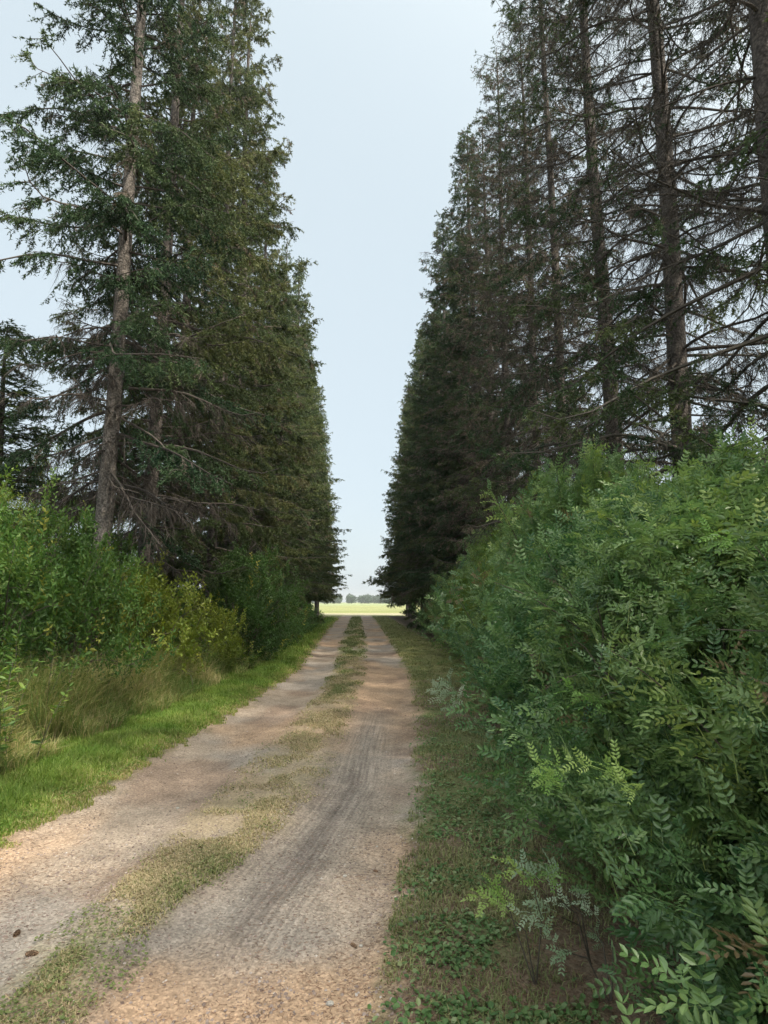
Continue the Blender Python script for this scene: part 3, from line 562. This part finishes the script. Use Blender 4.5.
# low sprigs beside the hedge
def sprig(name, mat, px, py, d, n, sc, seed, label):
    x, y, z = at(px, py, d); gz = float(ground_z(np.array(x), np.array(y))); h = max(z-gz, .12); rt = thing(name, (x, y, gz)); g = np.random.default_rng(seed)
    n_st = 3; Pb = np.zeros((n_st, 3))+[.10, .06, -.02]; Pe = np.c_[g.normal(0, .07, (n_st, 2)), g.uniform(.7, 1.1, n_st)*h]; sb = MB()
    V, F = tubes(np.stack([Pb, Pb*.4+Pe*.6+[0.03, 0, .05], Pe], 1), np.broadcast_to([.004, .003, .0015], (n_st, 3)), 4); sb.add(V, F); sb.obj('stem', M['stem'], rt)
    b = MB(); P = Pe[g.integers(0, n_st, n)]+g.normal(0, .045, (n, 3)); D = nrm(g.normal(0, .5, (n, 3))+[-.5, -.2, .35]); X_, Y_, Z_ = frames(D, np.array([-.2, -.4, 1.0]), g, .3)
    for i in range(n): tV, tF = SP['pin_hi'][g.integers(5)]; V, F = place(tV, tF, P[i:i+1], X_[i:i+1], Y_[i:i+1], Z_[i:i+1], [g.uniform(*sc)]); b.add(V, F, g.random())
    b.obj('leaves', M[mat], rt); tag(rt, label, 'plant')
sprig('young_sprig', 'shoot', 512, 880, 2.75, 6, (.4, .6), 61, 'lime green feathery sprig leaning out over the verge')
sprig('young_sprig', 'pale', 570, 898, 2.9, 5, (.4, .6), 62, 'silvery pale sprig right of the lime green sprig')
sprig('young_sprig', 'pale', 588, 935, 2.65, 4, (.35, .5), 63, 'small greyish sprig below the silvery pale one')
sprig('young_sprig', 'pale', 455, 705, 8.0, 6, (.9, 1.3), 64, 'pale sprig low at the hedge foot in the distance')

# left shrubs
B1, _ = shrub_meshes(201, 1.2, 2.3, 1500, 'broad_lo', 'leafg', (0.0, 0.8), 0.35); B1 = shrub_from(B1, 'leafy_shrub')
B2, _ = shrub_meshes(202, 1.3, 2.5, 1500, 'narrow', 'leafg', (0.2, 1.0), 0.45); B2 = shrub_from(B2, 'willow_shrub')
B3, _ = shrub_meshes(203, 1.0, 1.9, 600, 'broad_lo', 'leafy', (0.0, 0.9), 0.5); B3 = shrub_from(B3, 'yellowing_shrub')
B4, _ = shrub_meshes(204, 1.25, 2.5, 2000, 'broad_lo', 'leafg', (0.0, 0.35), 0.4); B4 = shrub_from(B4, 'leafy_shrub')
LG = 'shrubs under the left spruces'
left = [
 (B1, -5.5, 8.0, 0.0, 1.05, 1.18, 'round leafy shrub at the left picture edge'),
 (B2, -6.9, 10.0, 1.0, 1.1, 1.25, 'narrow leaved shrub behind the round left edge shrub'),
 (B1, -4.75, 9.2, 2.2, .85, 1.22, 'leafy shrub hiding the foot of the pale knobby trunk'),
 (B3, -4.35, 11.2, 0.5, 1.1, 1.25, 'bright yellowing bush right of the pale knobby trunk'),
 (B1, -5.6, 12.2, 3.0, 1.1, 1.2, 'green shrub behind the bright yellowing bush'),
 (B3, -3.9, 13.4, 2.5, .8, .9, 'second smaller yellowish bush beside the bright yellowing one'),
 (B4, -3.75, 15.6, 0.6, 1.0, 1.08, 'big dark rounded shrub jutting out towards the track on the left'),
 (B4, -4.0, 18.2, 2.6, 1.0, .92, 'dark shrub right behind the big rounded one on the left'),
 (B1, -4.3, 21.2, 4.0, 1.0, .95, 'mid green shrub hugging the left edge of the shaded track'),
 (B4, -4.5, 25.0, 5.0, 1.0, .85, 'dark low shrub further down the left edge'),
 (B1, -4.7, 29.5, 1.4, 1.0, .8, 'low green shrub second from the far end on the left'),
 (B1, -5.0, 35.0, 2.4, 1.0, .75, 'last low shrub on the left before the far spruces'),
 (B1, -8.6, 11.5, 5.2, 1.4, 1.5, 'tall leafy bush far back at the left edge'),
 (B2, -9.5, 16.5, 4.2, 1.9, 2.0, 'pale willowy bush glimpsed behind the left trunks'),
]
for pr, x, y, rz, sxy, sz, lab in left: put(inst(pr), x, y, rz, (sxy, sxy, sz), lab, 'shrub', LG)

# weedy upright plants near the left edge
def weed(seed, H, ns, label, x, y, spread=.28):
    g = np.random.default_rng(seed); rt = thing('leafy_weed', (x, y, float(ground_z(np.array(x), np.array(y))))); sb = MB(); fb = MB()
    b0 = np.c_[g.normal(0, spread*.5, (ns, 2)), np.full(ns, -.03)]; e = np.c_[b0[:, :2]*1.8+g.normal(0, .12, (ns, 2)), g.uniform(.65, 1.05, ns)*H]
    s = np.linspace(0, 1, 6)[None, :, None]; md = (b0+e)/2+np.c_[b0[:, :2]*-.2, np.full(ns, .1*H)]; PP = b0[:, None]*(1-s)**2+2*s*(1-s)*md[:, None]+s*s*e[:, None]
    V, F = tubes(PP, np.broadcast_to(np.linspace(.005, .002, 6), (ns, 6)), 4); sb.add(V, F, .8)
    nl = 34; o = np.repeat(np.arange(ns), nl); u = g.uniform(.2, 1, ns*nl)*5; i0 = np.minimum(u.astype(int), 4); fr = (u-i0)[:, None]; P = PP[o, i0]*(1-fr)+PP[o, i0+1]*fr
    az = g.uniform(0, 6.28, len(P)); D = np.stack([np.cos(az), np.sin(az), g.normal(.25, .3, len(P))], -1); X_, Y_, Z_ = frames(D, np.array([0, 0, 1.0]), g, .3)
    tV, tF = leaf_t(.10, .034, True, .2); V, F = place(tV, tF, P, X_, Y_, Z_, g.uniform(.6, 1.2, len(P))); fb.add(V, F, np.repeat(g.uniform(.2, .9, len(P)), len(tV)))
    sb.obj('stems', M['stem'], rt); fb.obj('leaves', M['leafg'], rt); tag(rt, label, 'plant', 'tall weeds at the left verge')
for i, (x, y, H, ns, lab) in enumerate([(-3.95, 6.3, 1.25, 12, 'tallest leafy weed clump at the left picture edge'), (-3.6, 6.0, .8, 9, 'short weed clump in front of the tallest one'),
      (-4.3, 7.4, 1.2, 12, 'leafy weed clump right of the tallest, in the tall grass'), (-4.2, 8.7, 1.0, 10, 'weed clump in the middle of the tall grass'),
      (-3.75, 12.3, .8, 10, 'bright green weed clump near the end of the tall grass'), (-3.2, 14.0, .55, 8, 'low weed clump at the foot of the big rounded shrub')]):
    weed(300+i, H, ns, lab, x, y)

# ------------------------------------------------------------------ grass and litter
def blades(n, xy, h, w, mat, name, label, tint, lean=0.5, seed=1, cat=None, flat=0.0):
    g = np.random.default_rng(seed); P = np.c_[xy, ground_z(xy[:, 0], xy[:, 1])-0.004]; n = len(P)
    h = h*g.uniform(.55, 1.25, n); az = g.uniform(0, 6.28, n); ln = lean*g.uniform(.2, 1.2, n); d = np.stack([np.cos(az), np.sin(az), 0*az], -1); up = np.array([0, 0, 1.0])
    sd = np.stack([-np.sin(az), np.cos(az), 0*az], -1); a2 = g.uniform(-.9, .9, n)[:, None]; sd = nrm(sd+d*a2)*(w*g.uniform(.7, 1.3, n)*.5)[:, None]
    m = P+up*(h*.55)[:, None]*(1-flat)+d*(h*ln*.3)[:, None]; t = P+up*(h*(1-.35*np.clip(ln, 0, 1.5)))[:, None]*(1-flat)+d*(h*ln)[:, None]
    V = np.stack([P-sd, P+sd, m+sd*.8, m-sd*.8, t], 1).reshape(-1, 3); F = (np.array([(0, 1, 2), (0, 2, 3), (3, 2, 4)])[None]+(np.arange(n)*5)[:, None, None]).reshape(-1, 3)
    b = MB(); b.add(V, F, np.repeat(tint, 5)); o = b.obj(name, M[mat]); tag(o, label, cat, kind='stuff'); return o
def sample(n, y0, y1, fn, pw=2.0, seed=3):
    """points with density falling off with distance; fn -> (x0(y), x1(y))"""
    g = np.random.default_rng(seed); u = g.random(n); y = (y0**(1-pw)+(y1**(1-pw)-y0**(1-pw))*u)**(1/(1-pw)) if pw != 1 else y0*(y1/y0)**u
    x0, x1 = fn(y); x = x0+(x1-x0)*g.random(n); return np.c_[x, y], g
# lawn
xy, g = sample(170000, 3.4, 60, lambda y: (eL(y)-1.5, eL(y)+.12), 1.9, 3)
keep = ((eL(xy[:, 1])-xy[:, 0]) > (fbm(xy[:, 0], xy[:, 1], 6, 11)-.5)*.4-.02+.22*g.random(len(xy))**2) & (g.random(len(xy)) < 1-.65*sstep(14, 20, xy[:, 1])) & (g.random(len(xy)) < 1-sstep(1.0, 1.5, eL(xy[:, 1])-xy[:, 0])); xy = xy[keep]
edge = 1-sstep(0, .45, eL(xy[:, 1])-xy[:, 0])
blades(0, xy, .085*(1-.65*edge)*(.45+1.1*fbm(xy[:, 0], xy[:, 1], 3, 88))*(1+xy[:, 1]/25), .0045*(1+xy[:, 1]/5), 'lawn', 'lawn_grass', 'bright green mown grass along the left side of the track', np.clip(.22+.6*fbm(xy[:, 0], xy[:, 1], 2.5, 6)+.6*edge*g.random(len(xy))+g.normal(0, .12, len(xy)), 0, 1), .6, 5, 'grass')
# tall grass
xy, g = sample(62000, 4.2, 17, lambda y: (np.full_like(y, -4.9)-.03*y, eL(y)-1.05), 1.4, 13)
xy = xy[(fbm(xy[:, 0], xy[:, 1], 1.1, 16) > .33)]; xy[:, 0] += .35*(fbm(xy[:, 0], xy[:, 1], 1.5, 19)-.35)
ed = sstep(0, .9, eL(xy[:, 1])-1.05-xy[:, 0])
blades(0, xy, .26+.62*ed, .006*(1+xy[:, 1]/14), 'tallgrass', 'tall_grass', 'tall uncut grass with straw coloured stems between lawn and left shrubs', np.clip(.34+.75*fbm(xy[:, 0], xy[:, 1], .9, 26)+g.normal(0, .2, len(xy)), 0, 1), .9, 15, 'grass')
# strip
xy, g = sample(150000, 2.0, 66, lambda y: (eML(y)-.15, eMR(y)+.15), 1.9, 23)
ww = (fbm(xy[:, 0], xy[:, 1], 1.1, 21)-.5)*.12; u = (xy[:, 0]+ww-eML(xy[:, 1]))/(eMR(xy[:, 1])-eML(xy[:, 1]))
cl = fbm(xy[:, 0], yw(xy[:, 1]), 3.2, 36, 2); pk = np.clip(1-np.abs(u-.5)*1.7, 0, 1); keep = g.random(len(xy)) < np.clip(pk*(.22+2.2*(cl-.40+.08*sstep(10, 30, xy[:, 1]))*2.6), 0, 1); xy = xy[keep]; cl = cl[keep]
gr = sstep(.34, .66, fbm(xy[:, 0], yw(xy[:, 1]), 1.6, 81)*.65+.28*sstep(8, 24, xy[:, 1])+.35*(cl-.5))
blades(0, xy, .020+.028*gr+.0012*xy[:, 1], .0040*(1+xy[:, 1]/5), 'strip', 'strip_grass', 'short dry and green grass growing down the middle of the track', np.clip(.80-.60*gr+.05*sstep(10, 20, xy[:, 1])+g.normal(0, .2, len(xy)), 0, 1), 1.4, 25, 'grass')
# right verge grass
xy, g = sample(110000, 1.9, 66, lambda y: (eR(y)-.10, eR(y)+1.5), 1.9, 33)
q = xy[:, 0]-eR(xy[:, 1]); keep = (g.random(len(xy)) < np.clip((fbm(xy[:, 0], xy[:, 1], 2.4, 46)-.30)*3*(.5+.5*sstep(7, 12, xy[:, 1])), 0, 1)) & (q > (fbm(xy[:, 0], xy[:, 1], 6, 11)-.5)*.35-.05); xy = xy[keep]
blades(0, xy, .035+.0018*xy[:, 1], .0036*(1+xy[:, 1]/5), 'strip', 'verge_grass', 'thin patchy grass on the right verge below the hedge', np.clip(.25+.25*g.random(len(xy))+.25*(fbm(xy[:, 0], xy[:, 1], 2, 3)), 0, 1), 1.1, 35, 'grass')
# clover-like cover
def cover(xy, g, size, name, label, mat, tint, zoff=.012, tilt=.35, lw=.8):
    n = len(xy); P = np.c_[xy, ground_z(xy[:, 0], xy[:, 1])+zoff*g.uniform(.2, 2.2, n)]; az = g.uniform(0, 6.28, n); D = np.stack([np.cos(az), np.sin(az), g.normal(.1, tilt, n)], -1)
    X_, Y_, Z_ = frames(D, np.array([0, 0, 1.0]), g, tilt); tV, tF = leaf_t(1, lw, True, .12); V, F = place(tV, tF, P, X_, Y_, Z_, size); b = MB(); b.add(V, F, np.repeat(tint, len(tV))); o = b.obj(name, M[mat]); tag(o, label, None, kind='stuff'); return o
xy, g = sample(26000, 1.9, 16, lambda y: (eR(y)-.12, eR(y)+1.25), 1.7, 43)
q = xy[:, 0]-eR(xy[:, 1]); cl = fbm(xy[:, 0], xy[:, 1], 3.0, 56, 3); keep = (cl > .36+.22*np.abs(q-.30)+.16*g.random(len(q))) & (g.random(len(q)) < 1-sstep(.6, 1.0, q)*.85) & (q > -.16+.3*g.random(len(q))); xy = xy[keep]
cover(xy, g, g.uniform(.010, .034, len(xy)), 'ground_cover', 'small round leaves creeping over the right verge', 'cover', g.random(len(xy)))
xy, g = sample(9000, 2.0, 26, lambda y: (eML(y)-.1, eMR(y)+.1), 1.8, 53)
keep = fbm(xy[:, 0], xy[:, 1], 3.5, 66, 2) > .55; xy = xy[keep]
cover(xy, g, g.uniform(.008, .018, len(xy)), 'clover_patches', 'low clover leaves scattered in the strip between the wheel ruts', 'strip', g.random(len(xy))*.4)
xy, g = sample(22000, 3.2, 22, lambda y: (eL(y)-1.2, eL(y)+.1), 1.8, 54)
keep = (eL(xy[:, 1])-xy[:, 0] > .05) & (fbm(xy[:, 0], xy[:, 1], 2.2, 67, 2) > .5); xy = xy[keep]
cover(xy, g, g.uniform(.010, .022, len(xy)), 'lawn_clover', 'low clover leaves among the bright lawn grass', 'lawn', g.random(len(xy))*.7, .03)
# litter and gravel
xy, g = sample(110000, 1.9, 22, lambda y: (eL(y)-.1, eR(y)+1.6), 2.0, 63)
q = xy[:, 0]-eR(xy[:, 1]); keep = (q > 0) | (g.random(len(xy)) < .5*sstep(.4, .62, fbm(xy[:, 0], xy[:, 1]*.6, .8, 41))+.10); xy = xy[keep]; n = len(xy)
P = np.c_[xy, ground_z(xy[:, 0], xy[:, 1])+.002]; az = g.uniform(0, 6.28, n); D = np.stack([np.cos(az), np.sin(az), g.normal(.02, .12, n)], -1); X_, Y_, Z_ = frames(D, np.array([0, 0, 1.0]), g, .2)
tV = np.array([(-.5, 0, .1), (.5, 0, .1), (0, 14, .6), (0, 0, 1)]); tF = np.array([(0, 1, 2), (0, 3, 2), (1, 3, 2)]); V, F = place(tV, tF, P, X_, Y_, Z_, g.uniform(.0010, .0024, n)); b = MB(); b.add(V, F, np.repeat(g.random(n), 4))
tag(b.obj('needle_litter', M['litter']), 'fallen brown needles and twig bits strewn on the track and verge', None, kind='stuff')
xy, g = sample(42000, 1.9, 20, lambda y: (eL(y), eR(y)+.05), 2.2, 73); n = len(xy)
keep = g.random(n) < np.where(fbm(xy[:, 0], xy[:, 1], 1.8, 76) > .5, 1, .35); xy = xy[keep]; n = len(xy); P = np.c_[xy, ground_z(xy[:, 0], xy[:, 1])]
az = g.uniform(0, 6.28, n); D = np.stack([np.cos(az), np.sin(az), 0*az], -1); X_, Y_, Z_ = frames(D, np.array([0, 0, 1.0]), g, .3)
tV = np.array([(1, 0, 0), (.2, .8, .1), (-.8, .3, 0), (-.5, -.7, .1), (.5, -.75, 0), (.1, .05, .7)]); tF = np.array([(0, 1, 5), (1, 2, 5), (2, 3, 5), (3, 4, 5), (4, 0, 5)])
sz = .0018+.010*g.random(n)**4.5+.0012*g.random(n); V, F = place(tV, tF, P, X_, Y_, Z_, sz); b = MB(); b.add(V, F, np.repeat(np.clip(g.normal(.45, .25, n), 0, 1), 6))
tag(b.obj('gravel', M['gravel'], smooth=False), 'fine gravel and grit lying in the wheel ruts', None, kind='stuff')

# a few stones and cones
def stone(px, py, s, seed, label, mat='stone'):
    x, y = G(px, py); g = np.random.default_rng(seed); bpy_me = bpy.data.meshes.new('stone'); import bmesh; bm = bmesh.new(); bmesh.ops.create_icosphere(bm, subdivisions=2, radius=1)
    for v in bm.verts: v.co *= 1+.25*(float(vnoise(v.co.x*1.7+seed, v.co.y*1.7+v.co.z, 1))-.5); v.co.x *= s*1.2; v.co.y *= s; v.co.z *= s*.7
    bm.to_mesh(bpy_me); bm.free(); bpy_me.materials.append(M[mat]); o = bpy.data.objects.new('stone', bpy_me); C.objects.link(o); o.location = (x, y, float(ground_z(np.array(x), np.array(y)))+s*.3); o.rotation_euler = (0, 0, g.uniform(0, 6)); tag(o, label, 'stone', 'loose stones on the track')
M['stone'] = bark_mat('pale stone', (.45, .42, .38), (.70, .67, .62), 60)
for i, a in enumerate([(345, 868, .012, 'white pebble in the middle of the right rut'), (330, 989, .014, 'largest white pebble at the bottom of the track'), (377, 838, .008, 'small pale pebble near the right track edge'), (178, 802, .012, 'white pebble in the left rut'), (361, 935, .009, 'small pale pebble just above the largest one')]): stone(a[0], a[1], a[2], i, a[3])
def cone(px, py, L, seed, label):
    """a small closed spruce cone : overlapping scales round a core"""
    x, y = G(px, py); g = np.random.default_rng(seed); b = MB(); s = np.linspace(0, 1, 9); V, F = tubes(np.stack([0*s, s*L-L/2, 0*s], -1)[None], (L*.20*np.sin(np.pi*(s*.9+.06))**.7)[None], 8); b.add(V, F, .2)
    k = 60; t = (np.arange(k)+.5)/k; az = np.arange(k)*2.4; rr = L*.19*np.sin(np.pi*(t*.9+.06))**.7; P = np.stack([np.cos(az)*rr, t*L-L/2, np.sin(az)*rr], -1); O = np.stack([np.cos(az), 0*az, np.sin(az)], -1); D = nrm(O*.5+[0, 1, 0]); X_, Y_, Z_ = frames(D, np.array([0., 0, 0]), g, .0001) if False else (np.cross(D, O), D, np.cross(np.cross(D, O), D))
    tV, tF = leaf_t(L*.2, L*.16, True, .2); V, F = place(tV, tF, P, nrm(X_), Y_, nrm(Z_), np.ones(k)); b.add(V, F, np.repeat(g.uniform(.2, .9, k), len(tV)))
    o = b.obj('spruce_cone', M['litter']); o.location = (x, y, float(ground_z(np.array(x), np.array(y)))+L*.17); o.rotation_euler = (0, 0, g.uniform(0, 6)); tag(o, label, 'cone', 'fallen cones on the track')
for i, a in enumerate([(31, 952, .05, 'fallen brown cone in the left rut near the bottom left corner'), (18, 925, .05, 'fallen brown cone just above the one in the left corner'), (354, 935, .035, 'dark cone in the right rut'), (376, 863, .03, 'tiny dark cone near the right track edge'), (401, 927, .03, 'dark cone at the right edge of the track')]): cone(a[0], a[1], a[2], 80+i, a[3])

# ------------------------------------------------------------------ far wood on the horizon, and field-edge plants
g = np.random.default_rng(55); b = MB(); lb = MB()
n = 420; cx = np.sort(g.uniform(-330, 330, n)); cy = g.uniform(610, 660, n); hh = 6.5+3.5*fbm(cx, cx*0, .03, 3)+g.normal(0, .8, n)
k = 260
for i in range(n):
    d = nrm(g.normal(0, 1, (k, 3))); rad = g.uniform(.55, 1.05, k)[:, None]; w = g.uniform(2.2, 3.8); P = np.array([cx[i], cy[i], hh[i]*.52])+d*rad*[w, w, hh[i]*.48]
    s1_ = g.normal(0, 1, (k, 3))*.75; s2_ = g.normal(0, 1, (k, 3))*.75; b.add(np.stack([P, P+s1_, P+s2_], 1).reshape(-1, 3), np.arange(3*k).reshape(-1, 3), np.repeat(g.random(k), 3))
tag(b.obj('far_wood', M['farwood']), 'low bluish line of trees on the horizon beyond the field', None, kind='stuff')

# ------------------------------------------------------------------ haze
hm, nt, out = mat_new('haze air'); pv = nt.nodes.new('ShaderNodeVolumePrincipled'); pv.inputs['Color'].default_value = (.97, .985, 1, 1); pv.inputs['Density'].default_value = HAZE = 0.00045
pv.inputs['Anisotropy'].default_value = 0.3
nt.links.new(pv.outputs[0], out.inputs['Volume'])
me = bpy.data.meshes.new('haze'); hv = [(x, y, z) for x in (-2400, 2400) for y in (-300, 3600) for z in (-3, 34)]
me.from_pydata(hv, [], [(0, 1, 3, 2), (4, 6, 7, 5), (0, 4, 5, 1), (2, 3, 7, 6), (0, 2, 6, 4), (1, 5, 7, 3)]); me.materials.append(hm)
ho = bpy.data.objects.new('haze', me); ho['kind'] = 'stuff'; ho['label'] = 'thin pale haze filling the air'
C.objects.link(ho)

# ------------------------------------------------------------------ light
SUN_AZ = math.atan2(0.80, -0.60)      # to-sun direction: right and behind the camera
EL = R(55)
sd = bpy.data.lights.new('sun', 'SUN'); sd.energy = 4.8; sd.angle = R(2.0); sd.color = (1, .90, .76)
so = bpy.data.objects.new('sun', sd); C.objects.link(so)
from mathutils import Vector
to = Vector((math.cos(EL)*math.sin(SUN_AZ), math.cos(EL)*math.cos(SUN_AZ), math.sin(EL)))
so.rotation_euler = to.to_track_quat('Z', 'Y').to_euler(); so.location = (30, -20, 60)
w = bpy.data.worlds.new('World'); scene.world = w; w.use_nodes = True; nt = w.node_tree; bg = nt.nodes['Background']
sky = nt.nodes.new('ShaderNodeTexSky'); sky.sky_type = 'NISHITA'; sky.sun_disc = False; sky.sun_elevation = EL; sky.sun_rotation = SUN_AZ; sky.dust_density = 3; sky.air_density = 1.0
mx = nt.nodes.new('ShaderNodeMix'); mx.data_type = 'RGBA'; mx.inputs['Factor'].default_value = 0.72
mx.inputs[7].default_value = (6.45, 7.4, 7.8, 1)
nt.links.new(sky.outputs[0], mx.inputs[6]); 
tc = nt.nodes.new('ShaderNodeTexCoord'); dp = nt.nodes.new('ShaderNodeVectorMath'); dp.operation = 'DOT_PRODUCT'; dp.inputs[1].default_value = tuple(to)
nt.links.new(tc.outputs['Generated'], dp.inputs[0])
mxx = nt.nodes.new('ShaderNodeMath'); mxx.operation = 'MAXIMUM'; mxx.inputs[1].default_value = 0; nt.links.new(dp.outputs['Value'], mxx.inputs[0])
pw_ = nt.nodes.new('ShaderNodeMath'); pw_.operation = 'POWER'; pw_.inputs[1].default_value = 4.0; nt.links.new(mxx.outputs[0], pw_.inputs[0])
gl = nt.nodes.new('ShaderNodeVectorMath'); gl.operation = 'SCALE'; gl.inputs[0].default_value = (22, 20.5, 17); nt.links.new(pw_.outputs[0], gl.inputs['Scale'])
ad = nt.nodes.new('ShaderNodeVectorMath'); nt.links.new(mx.outputs[2], ad.inputs[0]); nt.links.new(gl.outputs[0], ad.inputs[1])
nt.links.new(ad.outputs[0], bg.inputs['Color']); bg.inputs['Strength'].default_value = 0.1

scene.view_settings.view_transform = 'Standard'; scene.view_settings.look = 'None'; scene.view_settings.gamma = 1; scene.view_settings.exposure = 0.5
scene.render.engine = 'CYCLES'; cy_ = scene.cycles
cy_.max_bounces = 5; cy_.diffuse_bounces = 4; cy_.glossy_bounces = 1; cy_.transmission_bounces = 3; cy_.transparent_max_bounces = 4; cy_.volume_bounces = 0
cy_.caustics_reflective = False; cy_.caustics_refractive = False; cy_.use_denoising = True; cy_.sample_clamp_indirect = 4; cy_.adaptive_threshold = 0.025
print('TOTAL TRIS', sum(len(o.data.polygons) for o in scene.objects if o.type == 'MESH'), 'UNIQUE', sum(len(m.polygons) for m in bpy.data.meshes))
